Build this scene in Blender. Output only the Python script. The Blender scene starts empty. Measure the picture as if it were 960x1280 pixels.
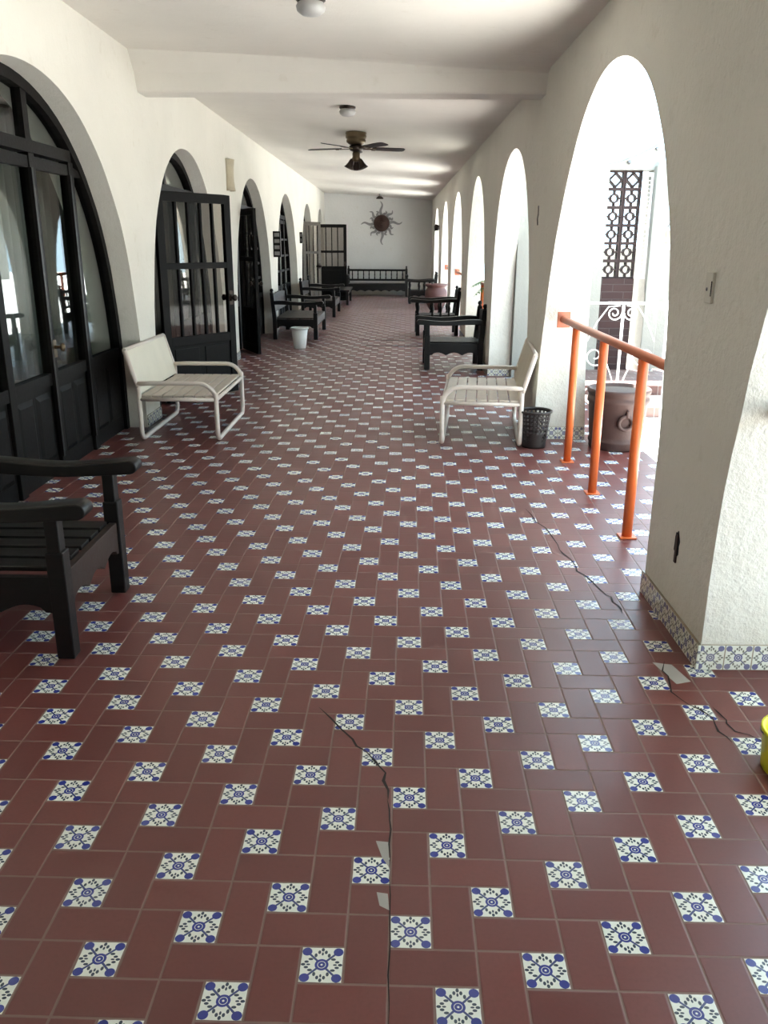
import bpy, math, random
from mathutils import Vector, Matrix
random.seed(7)
sc = bpy.context.scene
COL = sc.collection
PI = math.pi

# ------------------------------------------------------------------ node helpers
class S:
    """a float socket with arithmetic"""
    def __init__(s, nt, v): s.nt, s.v = nt, v
    def op(s, o, *a, clamp=False):
        n = s.nt.nodes.new('ShaderNodeMath'); n.operation = o; n.use_clamp = clamp
        for i, q in enumerate((s,) + a):
            q = q.v if isinstance(q, S) else q
            if isinstance(q, (int, float)): n.inputs[i].default_value = q
            else: s.nt.links.new(q, n.inputs[i])
        return S(s.nt, n.outputs[0])
    def __add__(s, o): return s.op('ADD', o)
    def __sub__(s, o): return s.op('SUBTRACT', o)
    def __mul__(s, o): return s.op('MULTIPLY', o)
    def __truediv__(s, o): return s.op('DIVIDE', o)
    def abs(s): return s.op('ABSOLUTE')
    def floor(s): return s.op('FLOOR')
    def lt(s, o): return s.op('LESS_THAN', o)
    def gt(s, o): return s.op('GREATER_THAN', o)
    def mod(s, o): return s.op('FLOORED_MODULO', o)
    def max(s, o): return s.op('MAXIMUM', o)
    def min(s, o): return s.op('MINIMUM', o)
    def sqrt(s): return s.op('SQRT')
    def eq(s, o): return s.op('COMPARE', o, .1)
    def inv(s): return s * -1.0 + 1.0

def new_mat(name):
    m = bpy.data.materials.new(name); m.use_nodes = True
    nt = m.node_tree
    return m, nt, nt.nodes['Principled BSDF']
def coords(nt, kind='Object'):
    t = nt.nodes.new('ShaderNodeTexCoord'); x = nt.nodes.new('ShaderNodeSeparateXYZ')
    nt.links.new(t.outputs[kind], x.inputs[0])
    return t.outputs[kind], S(nt, x.outputs[0]), S(nt, x.outputs[1]), S(nt, x.outputs[2])
def noise(nt, co, scale, detail=3, rough=.55):
    n = nt.nodes.new('ShaderNodeTexNoise'); n.inputs['Scale'].default_value = scale
    n.inputs['Detail'].default_value = detail; n.inputs['Roughness'].default_value = rough
    nt.links.new(co, n.inputs['Vector']); return S(nt, n.outputs[0])
def mix(nt, fac, a, b):
    n = nt.nodes.new('ShaderNodeMix'); n.data_type = 'RGBA'
    for i, q in ((0, fac), (6, a), (7, b)):
        q = q.v if isinstance(q, S) else q
        if isinstance(q, (tuple, list)): n.inputs[i].default_value = (*q, 1)
        elif isinstance(q, (int, float)): n.inputs[i].default_value = q
        else: nt.links.new(q, n.inputs[i])
    return n.outputs[2]
def bump(nt, bsdf, h, strength=.3, dist=.01):
    b = nt.nodes.new('ShaderNodeBump'); b.inputs['Strength'].default_value = strength
    b.inputs['Distance'].default_value = dist
    nt.links.new(h.v, b.inputs['Height']); nt.links.new(b.outputs[0], bsdf.inputs['Normal'])
def ramp01(s, a, b): return ((s - a) / (b - a)).op('ADD', 0.0, clamp=True)

def simple(name, c, rough=.5, metal=0, var=.12, nscale=6, bmp=0, bscale=60, spec=.5):
    m, nt, p = new_mat(name)
    co, x, y, z = coords(nt)
    f = noise(nt, co, nscale)
    d = tuple(max(0, v * (1 - var)) for v in c); e = tuple(min(1, v * (1 + var)) for v in c)
    nt.links.new(mix(nt, f, d, e), p.inputs['Base Color'])
    p.inputs['Roughness'].default_value = rough; p.inputs['Metallic'].default_value = metal
    p.inputs['Specular IOR Level'].default_value = spec
    if bmp: bump(nt, p, noise(nt, co, bscale, 5), bmp, .01)
    return m

def talavera(nt, u, v):
    """u, v in -0.5..0.5 inside one painted tile -> colour socket"""
    a, b = u.abs(), v.abs()
    mx, mn = a.max(b), a.min(b)
    r = (u * u + v * v).sqrt()
    def dist(px, py, sx=1., sy=1.):
        dx = (mx - px) / sx; dy = (mn - py) / sy
        return (dx * dx + dy * dy).sqrt()
    blue = r.lt(.155)
    cd = ((a - .355) * (a - .355) + (b - .355) * (b - .355)).sqrt()
    blue = blue.max(cd.lt(.112))
    blue = blue * r.gt(.026) * ((r - .09).abs().gt(.007))
    stem = (a - b).abs().lt(.036) * r.lt(.44) * r.gt(.135)
    leaf = dist(.415, 0, .05, .036).lt(1.).max(dist(.345, .075, .05, .034).lt(1.))
    leaf = leaf.max(dist(.255, .15, .055, .034).lt(1.)).max(dist(.30, .0, .045, .024).lt(1.))
    c = mix(nt, stem, (.76, .77, .70), (.035, .05, .17))
    c = mix(nt, leaf, c, (.03, .045, .075))
    return mix(nt, blue, c, (.018, .03, .23))

# ------------------------------------------------------------------ materials
def mat_floor():
    m, nt, p = new_mat('talavera_clay_floor')
    co, x, y, z = coords(nt)
    ph = -.0158; U0 = .10106
    cs, sn = math.cos(ph), math.sin(ph)
    xt = x * cs + y * sn; yt = y * cs - x * sn
    # slight waviness of hand-laid rows
    U = (xt - .1272) / U0 + .5; V = (yt - 1.3878) / U0 + .5
    wob = noise(nt, co, .35, 1)
    U = U + (wob - .5) * .25
    cx, cy = U.floor(), V.floor()
    fx, fy = U - cx, V - cy
    r = (cx - cy * 2.).mod(5.)
    is0, r1, r2, r3, r4 = r.eq(0.), r.eq(1.), r.eq(2.), r.eq(3.), r.eq(4.)
    BIG = 9.
    dl = fx + (r3 * BIG); dr = fx.inv() + (r2 * BIG)
    db = fy + (r4 * BIG); dt = fy.inv() + (r1 * BIG)
    d = dl.min(dr).min(db).min(dt)
    jit = noise(nt, co, 25, 2)
    grout = d.lt((jit * .028) + .016)
    tx = cx - r3; ty = cy - r4
    w = nt.nodes.new('ShaderNodeTexWhiteNoise'); w.noise_dimensions = '2D'
    cmb = nt.nodes.new('ShaderNodeCombineXYZ')
    nt.links.new(tx.v, cmb.inputs[0]); nt.links.new(ty.v, cmb.inputs[1]); nt.links.new(cmb.outputs[0], w.inputs[0])
    rnd = S(nt, w.outputs['Value'])
    red = mix(nt, rnd, (.120, .030, .0265), (.160, .042, .036))
    blot = noise(nt, co, 2.2, 4)
    red = mix(nt, ramp01(blot, .35, .75) * .5, red, (.16, .058, .050))
    fine = noise(nt, co, 90, 4)
    red = mix(nt, ramp01(fine, .45, .7) * .25, red, (.10, .030, .026))
    tal = talavera(nt, fx - .5, fy - .5)
    worn = mix(nt, rnd * .08, tal, (.62, .60, .52))
    c = mix(nt, is0, red, worn)
    c = mix(nt, grout, c, (.20, .125, .105))
    nt.links.new(c, p.inputs['Base Color'])
    ro = (is0 * -.12 + .36 + (blot - .5) * .25).max(grout * .8)
    nt.links.new(ro.v, p.inputs['Roughness'])
    p.inputs['Specular IOR Level'].default_value = .45
    bump(nt, p, ramp01(d, 0., .05) + fine * .15, .25, .004)
    return m

def mat_base(axis):
    m, nt, p = new_mat('talavera_skirting_' + axis)
    co, x, y, z = coords(nt)
    s = (y if axis == 'y' else x) / .106; t = z / .106
    fu, fv = s - s.floor(), t - t.floor()
    d = fu.min(fu.inv()).min(fv).min(fv.inv())
    c = mix(nt, noise(nt, co, 6) * .6, talavera(nt, fu - .5, fv - .5), (.55, .47, .30))
    c = mix(nt, d.lt(.022), c, (.30, .24, .17))
    nt.links.new(c, p.inputs['Base Color']); p.inputs['Roughness'].default_value = .2
    return m

def mat_plaster(name, c, dirt=(.55, .49, .38), bs=.35):
    m, nt, p = new_mat(name)
    co, x, y, z = coords(nt)
    big = noise(nt, co, 1.3, 4); mid = noise(nt, co, 9, 5)
    col = mix(nt, ramp01(big, .35, .7), c, tuple(v * .94 for v in c))
    col = mix(nt, ramp01(mid, .62, .80) * .35, col, dirt)
    col = mix(nt, ramp01(z + (mid - .5) * .3, .34, .08) * .45, col, dirt)
    nt.links.new(col, p.inputs['Base Color'])
    p.inputs['Roughness'].default_value = .85; p.inputs['Specular IOR Level'].default_value = .2
    bump(nt, p, noise(nt, co, 16, 6, .65) + noise(nt, co, 70, 3) * .3, bs, .02)
    return m

def mat_wood(name, c, c2, rough=.38, spec=.3):
    m, nt, p = new_mat(name)
    t = nt.nodes.new('ShaderNodeTexCoord'); mp = nt.nodes.new('ShaderNodeMapping')
    mp.inputs['Scale'].default_value = (3, 22, 22)
    nt.links.new(t.outputs['Object'], mp.inputs[0])
    f = noise(nt, mp.outputs[0], 2.2, 5)
    nt.links.new(mix(nt, ramp01(f, .3, .75), c, c2), p.inputs['Base Color'])
    nt.links.new((f * .25 + (rough - .1)).v, p.inputs['Roughness'])
    p.inputs['Specular IOR Level'].default_value = spec
    bump(nt, p, f, .12, .004)
    return m

def mat_glass(f0=.036, tint=(.86, .90, .88), name='window_glass'):
    m, nt, p = new_mat(name)
    out = nt.nodes['Material Output']
    nt.nodes.remove(p)
    tr = nt.nodes.new('ShaderNodeBsdfTransparent'); tr.inputs[0].default_value = (*tint, 1)
    gl = nt.nodes.new('ShaderNodeBsdfGlossy'); gl.inputs['Roughness'].default_value = .015
    lw = nt.nodes.new('ShaderNodeLayerWeight'); lw.inputs['Blend'].default_value = .5
    f = S(nt, lw.outputs['Facing'])
    fac = (f.op('POWER', 5.) * .92 + f0).op('ADD', 0, clamp=True)
    mx = nt.nodes.new('ShaderNodeMixShader')
    nt.links.new(fac.v, mx.inputs[0]); nt.links.new(tr.outputs[0], mx.inputs[1]); nt.links.new(gl.outputs[0], mx.inputs[2])
    nt.links.new(mx.outputs[0], out.inputs[0])
    return m

def mat_brick(name, c1, c2, mortar, bw=.24, bh=.075, axis='xz'):
    m, nt, p = new_mat(name)
    co, x, y, z = coords(nt)
    a, b = {'xz': (x, z), 'xy': (x, y), 'yz': (y, z)}[axis]
    row = (b / bh).floor()
    s = a / bw + row.mod(2.) * .5; t = b / bh
    fu, fv = s - s.floor(), t - t.floor()
    du = fu.min(fu.inv()) * bw; dv = fv.min(fv.inv()) * bh
    w = nt.nodes.new('ShaderNodeTexWhiteNoise'); w.noise_dimensions = '2D'
    cmb = nt.nodes.new('ShaderNodeCombineXYZ')
    nt.links.new(s.floor().v, cmb.inputs[0]); nt.links.new(row.v, cmb.inputs[1]); nt.links.new(cmb.outputs[0], w.inputs[0])
    c = mix(nt, S(nt, w.outputs['Value']), c1, c2)
    c = mix(nt, du.min(dv).lt(.005), c, mortar)
    nt.links.new(c, p.inputs['Base Color']); p.inputs['Roughness'].default_value = .75
    bump(nt, p, ramp01(du.min(dv), 0, .01), .4, .006)
    return m

M = dict(
    floor=mat_floor(), base_y=mat_base('y'), base_x=mat_base('x'),
    wall=mat_plaster('cream_plaster', (.77, .74, .665)),
    wall_r=mat_plaster('white_rough_plaster', (.80, .765, .69), bs=.55),
    wall_end=mat_plaster('white_end_plaster', (.72, .71, .69)),
    ceil=mat_plaster('ceiling_plaster', (.80, .76, .70), (.62, .56, .47), .2),
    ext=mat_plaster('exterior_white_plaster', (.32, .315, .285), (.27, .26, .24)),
    wood=mat_wood('black_stained_wood', (.0035, .003, .003), (.009, .007, .006)),
    brown=mat_wood('worn_brown_wood', (.018, .011, .009), (.045, .026, .020)),
    door=mat_wood('dark_door_wood', (.0035, .003, .0028), (.0085, .0068, .006), .5, .12),
    door_pale=mat_wood('weathered_door_wood', (.075, .062, .052), (.13, .11, .09), .5),
    glass=mat_glass(), leaf_glass=mat_glass(.009, (.68, .65, .62), 'dulled_leaf_glass'),  # open leaves: reflection turned down and tint darkened to dim the panes
    curtain=simple('grey_curtain', (.16, .165, .16), .9),
    curtain2=simple('brown_curtain', (.11, .09, .075), .9),
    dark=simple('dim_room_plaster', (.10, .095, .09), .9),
    white=simple('cream_painted_metal', (.68, .59, .52), .4, var=.06, bmp=.05),
    slat=simple('cream_worn_slat', (.56, .48, .40), .5, var=.16, nscale=14),
    panel=simple('cream_back_panel', (.64, .58, .46), .5, var=.08),
    orange=simple('orange_paint', (.66, .135, .030), .35, var=.1),
    orange_top=simple('faded_orange_paint', (.50, .16, .085), .4, var=.12),
    terra=simple('terracotta', (.066, .032, .026), .65, var=.2, bmp=.2),
    terra2=simple('terracotta_red', (.075, .026, .023), .6, var=.2, bmp=.2),
    soil=simple('dry_soil', (.10, .075, .065), .95, bmp=.6),
    basket=simple('dark_plastic', (.028, .020, .018), .45),
    pail=simple('white_plastic', (.78, .77, .74), .4, var=.04),
    yellow=simple('yellow_plastic', (.75, .72, .015), .35, var=.05),
    bronze=simple('dark_bronze', (.040, .028, .022), .35, .7),
    brass=simple('aged_brass', (.13, .095, .055), .35, .8),
    blade=simple('dark_fan_blade', (.028, .024, .024), .45),
    steel=simple('grey_metal', (.20, .20, .21), .4, .8),
    lamp=simple('opal_lamp_shell', (.42, .41, .40), .4),
    rust=simple('rusted_iron', (.045, .020, .014), .55, .4, var=.4, nscale=9),
    ray=simple('grey_iron', (.24, .23, .23), .6, 0, var=.3),
    clay=simple('pale_clay', (.50, .44, .32), .8, var=.2, nscale=12, bmp=.4),
    plate=simple('ivory_plastic', (.70, .66, .58), .45, var=.04),
    black=simple('matt_black', (.008, .007, .007), .9),
    ground=simple('sunlit_concrete', (.72, .71, .68), .9, var=.1, nscale=3, bmp=.2),
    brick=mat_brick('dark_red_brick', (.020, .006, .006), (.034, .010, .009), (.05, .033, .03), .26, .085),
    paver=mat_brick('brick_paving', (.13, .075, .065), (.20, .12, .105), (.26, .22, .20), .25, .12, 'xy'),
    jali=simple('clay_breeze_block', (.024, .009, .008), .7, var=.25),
    gate=simple('white_wrought_iron', (.80, .80, .79), .4, var=.03),
    shutter=simple('white_shutter_paint', (.74, .76, .78), .45, var=.04),
    leaf=simple('green_leaf', (.055, .16, .030), .45, var=.4, nscale=3),
    leaf_y=simple('yellow_leaf', (.42, .36, .06), .5, var=.4, nscale=5),
    stem=simple('plant_stem', (.16, .12, .06), .8),
    bell=simple('cream_clay_bell', (.55, .46, .30), .7, var=.2),
    roof=simple('red_roof_tile', (.40, .09, .05), .7),
)

# ------------------------------------------------------------------ mesh builder
class MB:
    def __init__(s): s.v, s.f, s.sm = [], [], []
    def add(s, vs, fs, smooth=False):
        o = len(s.v); s.v += [tuple(p) for p in vs]
        s.f += [tuple(i + o for i in f) for f in fs]; s.sm += [smooth] * len(fs)
        return s
    def box(s, x0, x1, y0, y1, z0, z1, M4=None):
        vs = [Vector(p) for p in ((x0,y0,z0),(x1,y0,z0),(x1,y1,z0),(x0,y1,z0),(x0,y0,z1),(x1,y0,z1),(x1,y1,z1),(x0,y1,z1))]
        if M4: vs = [M4 @ p for p in vs]
        return s.add(vs, [(3,2,1,0),(4,5,6,7),(0,1,5,4),(1,2,6,5),(2,3,7,6),(3,0,4,7)])
    def prism(s, prof, a, b, axis='y', smooth=False):
        """2D outline extruded from a to b along axis; prof gives the other two coordinates in xyz order"""
        def P(p, t):
            return {'y': (p[0], t, p[1]), 'x': (t, p[0], p[1]), 'z': (p[0], p[1], t)}[axis]
        n = len(prof); vs = [P(p, a) for p in prof] + [P(p, b) for p in prof]
        ar = sum(prof[i][0]*prof[(i+1)%n][1] - prof[(i+1)%n][0]*prof[i][1] for i in range(n))
        fs = [tuple(range(n)), tuple(range(2*n-1, n-1, -1))]
        s.add(vs, fs)
        s.add(vs, [(i, i+n, (i+1)%n+n, (i+1)%n) for i in range(n)], smooth)
        return s
    def tube(s, pts, r, n=10, closed=False, r2=None):
        pts = [Vector(p) for p in pts]; k = len(pts); vs = []
        up = None
        for i, p in enumerate(pts):
            if closed: t = pts[(i+1)%k] - pts[i-1]
            else: t = pts[min(i+1,k-1)] - pts[max(i-1,0)]
            t.normalize()
            if up is None:
                up = Vector((0,0,1)) if abs(t.z) < .9 else Vector((1,0,0))
            a = t.cross(up)
            if a.length < 1e-5: a = t.orthogonal()
            a.normalize(); b = a.cross(t); up = b
            rr = r if r2 is None else r + (r2-r)*i/(k-1)
            for j in range(n):
                q = 2*PI*j/n; vs.append(p + (a*math.cos(q) + b*math.sin(q))*rr)
        fs = []
        for i in range(k if closed else k-1):
            for j in range(n):
                i2 = (i+1)%k; j2 = (j+1)%n
                fs.append((i*n+j, i*n+j2, i2*n+j2, i2*n+j))
        s.add(vs, fs, True)
        if not closed:
            s.add(vs[:n], [tuple(range(n-1,-1,-1))]); s.add(vs[-n:], [tuple(range(n))])
        return s
    def lathe(s, prof, n=28, c=(0,0,0), M4=None, smooth=True):
        vs = []
        for r, z in prof:
            for j in range(n):
                q = 2*PI*j/n; p = Vector((r*math.cos(q), r*math.sin(q), z))
                if M4: p = M4 @ p
                vs.append(p + Vector(c))
        fs = [(i*n+j, i*n+(j+1)%n, (i+1)*n+(j+1)%n, (i+1)*n+j) for i in range(len(prof)-1) for j in range(n)]
        return s.add(vs, fs, smooth)
    def build(s, name, mat, parent=None, bevel=0, seg=2, solid=0):
        me = bpy.data.meshes.new(name); me.from_pydata(s.v, [], s.f)
        me.materials.append(mat if not isinstance(mat, str) else M[mat])
        for p, q in zip(me.polygons, s.sm): p.use_smooth = q
        me.update()
        import bmesh
        b = bmesh.new(); b.from_mesh(me)
        bmesh.ops.remove_doubles(b, verts=b.verts, dist=1e-5)
        bmesh.ops.recalc_face_normals(b, faces=b.faces)
        b.to_mesh(me); b.free()
        o = bpy.data.objects.new(name, me); COL.objects.link(o)
        if parent: o.parent = parent
        if solid:
            q = o.modifiers.new('solid', 'SOLIDIFY'); q.thickness = solid; q.offset = 0
        if bevel:
            q = o.modifiers.new('bevel', 'BEVEL'); q.width = bevel; q.segments = seg; q.limit_method = 'ANGLE'; q.angle_limit = .7
        return o

def thing(name, label, cat, loc=(0,0,0), rz=0, group=None):
    o = bpy.data.objects.new(name, None); COL.objects.link(o)
    o.empty_display_size = .1
    o.location = loc; o.rotation_euler = (0,0,rz); o['label'] = label; o['category'] = cat
    if group: o['group'] = group
    return o
def tag(o, label, cat, group=None, kind=None):
    o['label'] = label; o['category'] = cat
    if group: o['group'] = group
    if kind: o['kind'] = kind
    return o
def struct(o, label=None, cat=None):
    o['kind'] = 'structure'
    if label: o['label'] = label
    if cat: o['category'] = cat
    return o
def dup(root, loc, rz, label, group=None):
    bpy.context.view_layer.update()
    r = root.copy(); COL.objects.link(r); r.location = loc; r.rotation_euler = (0,0,rz); r['label'] = label
    if group: r['group'] = group
    for ch in list(root.children):
        c = ch.copy(); COL.objects.link(c); c.parent = r
        for g in ch.children:
            d = g.copy(); COL.objects.link(d); d.parent = c
    return r

# ------------------------------------------------------------------ arches and walls
XL, XR = -2.15, 1.18            # corridor faces of the two long walls
TL, TR = .42, .42               # wall thicknesses
YB, YE = -5.0, 27.5             # ends of the corridor
class Arch:
    def __init__(s, yc, an, af, zt, pn=2.6, pf=2.6): s.yc, s.an, s.af, s.zt, s.pn, s.pf = yc, an, af, zt, pn, pf
    def prof(s, n=26, wob=0.006, seed=0):
        rnd = random.Random(seed + int(s.yc*100)); pts = []
        ph = [rnd.uniform(0, 6) for _ in range(4)]
        def w(z, a, p): return a*math.sqrt(max(0, 1-(z/s.zt)**p)) + wob*math.sin(z*7+ph[0]) + wob*.6*math.sin(z*17+ph[1])
        zs = [s.zt*(1-(1-i/n)**2) for i in range(n+1)]
        near = [(s.yc - w(z, s.an, s.pn), z) for z in zs[:-1]]
        far = [(s.yc + w(z, s.af, s.pf), z) for z in zs[:-1]]
        pts = near + [(s.yc, s.zt)] + far[::-1]
        for i in range(1, len(pts)):
            if pts[i][0] < pts[i-1][0]: pts[i] = (pts[i-1][0], pts[i][1])
        return pts
    def top(s, y):
        d = y - s.yc; a, p = (s.an, s.pn) if d < 0 else (s.af, s.pf)
        q = 1 - (d/a)**2
        return s.zt*q**(1/p) if q > 0 else 0
AR = [Arch(1.37, 1.42, 1.53, 2.47), Arch(5.10, 1.46, 1.80, 2.50, 3.5, 1.75),
      Arch(8.95, 1.46, 1.46, 2.44, 2.8, 4.0), Arch(12.72, 1.44, 1.28, 2.46, 2.8, 3.4), Arch(16.5, 1.4, 1.48, 2.46, 2.8, 3.2), Arch(20.4, 1.45, 1.4, 2.47), Arch(24.35, 1.35, 1.3, 2.47)]
AL = [Arch(5.42, 1.82, 1.82, 2.55, 3.0, 3.0), Arch(9.32, 1.64, 1.62, 2.46, 2.8, 2.8), Arch(13.55, 1.66, 1.82, 2.47, 2.6, 2.6),
      Arch(17.78, 1.66, 1.80, 2.48, 2.6, 2.6), Arch(22.1, 1.6, 1.6, 2.48), Arch(25.9, 1.4, 1.4, 2.5)]

def thick_right(y, z):
    k = min(1, max(0, (y-7.5)/1.0))
    return (.43-.088*z)*(1-k) + .26*k
def arched_wall(name, x0, x1, y0, y1, ztop, arches, mat, label, taper=None):
    mb = MB(); y = y0; n_all = []
    def strip(a, b):   # a, b = (y, z) bottom points -> wall cells up to the top
        (ya, za), (yb, zb) = a, b
        v = [(x0 + taper(yy, zz) if taper and x == x1 else x, yy, zz) for x in (x0, x1) for yy, zz in ((ya, za), (yb, zb), (yb, ztop), (ya, ztop))]
        mb.add(v, [(0,1,2,3), (7,6,5,4), (0,4,5,1), (3,2,6,7)])
    for a in arches:
        p = a.prof(seed=len(name))
        strip((y, 0), (p[0][0], 0))
        for q, r in zip(p, p[1:]): strip(q, r)
        y = p[-1][0]
    strip((y, 0), (y1, 0))
    for yy in (y0, y1):
        mb.add([(x0,yy,0),(x1,yy,0),(x1,yy,ztop),(x0,yy,ztop)], [(0,1,2,3)])
    o = mb.build(name, mat)
    struct(o, label, 'wall'); return o

arched_wall('wall_left', XL-TL, XL, YB, YE, 3.2, AL, 'wall', 'cream plaster wall with dark arched doorways on the left of the corridor')
arched_wall('wall_right', XR, XR+TR, YB, YE, 3.2, AR, 'wall_r', 'white plaster arcade wall with open arches on the right of the corridor', thick_right)
struct(MB().box(XL-1.6, XR+TR, YE, YE+.2, -.1, 3.2).build('wall_back', 'wall_end'), 'pale end wall carrying the metal sun ornament', 'wall')
struct(MB().box(XL-1.6, XR+TR, YB-.2, YB, -.1, 3.2).build('wall_front', 'wall'), 'plaster wall closing the corridor behind the viewer', 'wall')
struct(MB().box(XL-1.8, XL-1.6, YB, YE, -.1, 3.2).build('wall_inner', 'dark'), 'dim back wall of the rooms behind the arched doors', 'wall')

# floor, with cracks as part of the same mesh
fl = MB().box(XL-1.6, 1.985, YB, YE, -.12, 0)
floor = fl.build('floor', 'floor'); struct(floor, 'red clay floor set with blue and white painted tiles', 'floor')
M['crack'] = simple('floor_crack', (.022, .014, .012), .95)
M['chip'] = simple('grey_mortar_chip', (.36, .33, .30), .9)
def ribbon(mb, pts, w):
    pts = [Vector((*p, .0012)) for p in pts]; rnd = random.Random(3); L = []
    for i, p in enumerate(pts):
        t = (pts[min(i+1, len(pts)-1)] - pts[max(i-1, 0)]).normalized(); nrm = Vector((-t.y, t.x, 0))
        ww = w*(.5 + rnd.random()) * (.15 if i in (0, len(pts)-1) else 1)
        L.append((p+nrm*ww, p-nrm*ww))
    for (a, b), (c, d) in zip(L, L[1:]): mb.add([a, b, d, c], [(0,1,2,3)])
def jag(pts, k=4, amp=.012, seed=1):
    rnd = random.Random(seed); out = []
    for (x0, y0), (x1, y1) in zip(pts, pts[1:]):
        for i in range(k):
            t = i/k; out.append((x0+(x1-x0)*t + rnd.uniform(-amp, amp), y0+(y1-y0)*t + rnd.uniform(-amp, amp)))
    out.append(pts[-1]); return out
cm = MB()
ribbon(cm, jag([(-.245,2.589),(-.124,2.392),(-.06,2.30),(-.017,2.219),(-.004,2.083)], 3, .006), .0035)
ribbon(cm, jag([(-.004,2.083),(.004,1.95),(.0,1.787)], 3, .003), .0022)
ribbon(cm, jag([(.002,1.787),(.004,1.55),(.0,1.3)], 3, .003), .0015)
ribbon(cm, jag([(1.06,2.95),(1.02,2.72),(1.10,2.55),(1.12,2.40)], 4, .012, 2), .003)
ribbon(cm, jag([(1.14,2.62),(1.16,2.47),(1.25,2.38),(1.40,2.24)], 4, .01, 3), .0028)
ribbon(cm, jag([(.83,4.95),(.90,4.3),(.93,3.9),(1.0,3.62),(1.02,3.4)], 5, .015, 4), .0035)
for y, a, b, s in ((13.5,-.55,.55,5),(14.3,-.6,.35,6),(19.8,-.6,.6,7)):
    ribbon(cm, jag([(a,y),(a+.4*(b-a),y+.05),(b,y-.03)], 8, .05, s), .03)
ck = cm.build('crack', 'crack', floor)
ch = MB().add([(-.036,1.905,.001),(-.002,1.90,.001),(.002,1.80,.001),(-.018,1.84,.001)], [(0,1,2,3)]) \
         .add([(-.03,1.715,.001),(-.002,1.71,.001),(.002,1.655,.001),(-.022,1.67,.001)], [(0,1,2,3)]) \
         .add([(1.02,2.95,.001),(1.09,2.93,.001),(1.12,2.80,.001),(1.06,2.78,.001)], [(0,1,2,3)]).build('mortar_patch', 'chip', floor)

# ceiling: slopes gently down to the right
mb = MB(); zl, zr = 3.03, 2.83
kx = (zr-zl)/(XR-XL)
def cz(x): return zl + kx*(x-XL)
xa, xb = XL-1.8, XR+TR+.05
mb.prism([(xa, cz(xa)), (xb, cz(xb)), (xb, 3.32), (xa, 3.32)], YB-.2, YE+.2, 'y')
struct(mb.build('ceiling', 'ceil'), 'white plaster ceiling sloping gently down to the right', 'ceiling')
# beam across the corridor with a sloping plaster face
vs = []
for x, y, z0 in ((XL-.02, 7.72, 2.745), (XR+.02, 7.25, 2.665)):
    zt = cz(x)+.02
    vs += [(x, y, z0), (x, y+.28, z0), (x, y+.28, zt), (x, y-.22, zt), (x, y-.06, z0+.14)]
mb = MB().add(vs, [(0,1,2,3,4), (9,8,7,6,5), (0,5,6,1), (1,6,7,2), (2,7,8,3), (3,8,9,4), (4,9,5,0)])
struct(mb.build('trim_1', 'ceil', bevel=.015), 'cream plaster beam crossing the ceiling', 'beam')

# skirting tiles: one strip per pier
def pier_edges(arches, z):
    e = []
    for a in arches:
        p = a.prof(seed=0); e.append((p[0][0], p[-1][0]))
    return e
er = pier_edges(AR, 0); H_B = .106
for (a, b) in zip([(None, YB)] + er, er + [(YE, None)]):
    y0, y1 = a[1], b[0]
    o = MB().box(XR-.012, XR, y0-.012, y1+.012, 0, H_B).build('baseboard_right', 'base_y', bevel=.003)
    struct(o, None)
    for s, yy in ((-1, y0), (1, y1)):
        if yy in (YB, YE): continue
        q = MB().box(XR, XR+.25 if yy > 8 else XR+TR, min(yy, yy+s*.012), max(yy, yy+s*.012), 0, H_B).build('baseboard_right', 'base_x', bevel=.003)
        struct(q)
el = pier_edges(AL, 0)
for (a, b) in zip([(None, YB)] + el, el + [(YE, None)]):
    y0, y1 = a[1], b[0]
    if y1-y0 < .05: continue
    struct(MB().box(XL, XL+.012, y0, y1, 0, H_B).build('baseboard_left', 'base_y', bevel=.003))

# ------------------------------------------------------------------ arched doors on the left
def clipped(ar, y0, y1, z0, z1, x0, x1, inset=.0, n=14):
    """the region y0..y1, z0..z1 cut by the arch, as a slab from x0 to x1"""
    ys = [y0 + (y1-y0)*i/n for i in range(n+1)]
    b = [(y, min(z1, max(z0, ar.top(y)-inset))) for y in ys]
    b = [q for q in b if q[1] > z0+1e-4]
    if len(b) < 2: return None
    poly = [(b[0][0], z0)] + b + [(b[-1][0], z0)]
    return MB().prism(poly, x0, x1, 'x')
XF0, XF1 = XL-.235, XL-.155     # depth of the door frames inside the wall
NF = [0]
def frame_ring(ar, w=.07):
    p = ar.prof(n=22, wob=0); n = len(p); inn = []
    for i, (y, z) in enumerate(p):
        a, b = p[max(i-1,0)], p[min(i+1,n-1)]
        t = Vector((b[0]-a[0], b[1]-a[1])).normalized(); nn = Vector((t.y, -t.x))
        q = (y+nn.x*w, max(z+nn.y*w, 0) if 0 < i < n-1 else 0); inn.append(q)
    mb = MB()
    for i in range(n-1):
        q = [p[i], p[i+1], inn[i+1], inn[i]]
        v = [(x, *c) for x in (XF0, XF1) for c in q]
        mb.add(v, [(0,1,2,3),(7,6,5,4),(0,4,5,1),(1,5,6,2),(2,6,7,3),(3,7,4,0)])
    return mb
def panel_mb(mb, y0, y1, z0, z1, xf, d=.012):
    """raised field standing on a slab face at xf"""
    i = .035
    a = [(xf, y0, z0), (xf, y1, z0), (xf, y1, z1), (xf, y0, z1)]
    b = [(xf+d, y0+i, z0+i), (xf+d, y1-i, z0+i), (xf+d, y1-i, z1-i), (xf+d, y0+i, z1-i)]
    mb.add(a+b, [(4,5,6,7),(0,1,5,4),(1,2,6,5),(2,3,7,6),(3,0,4,7),(3,2,1,0)])
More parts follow.
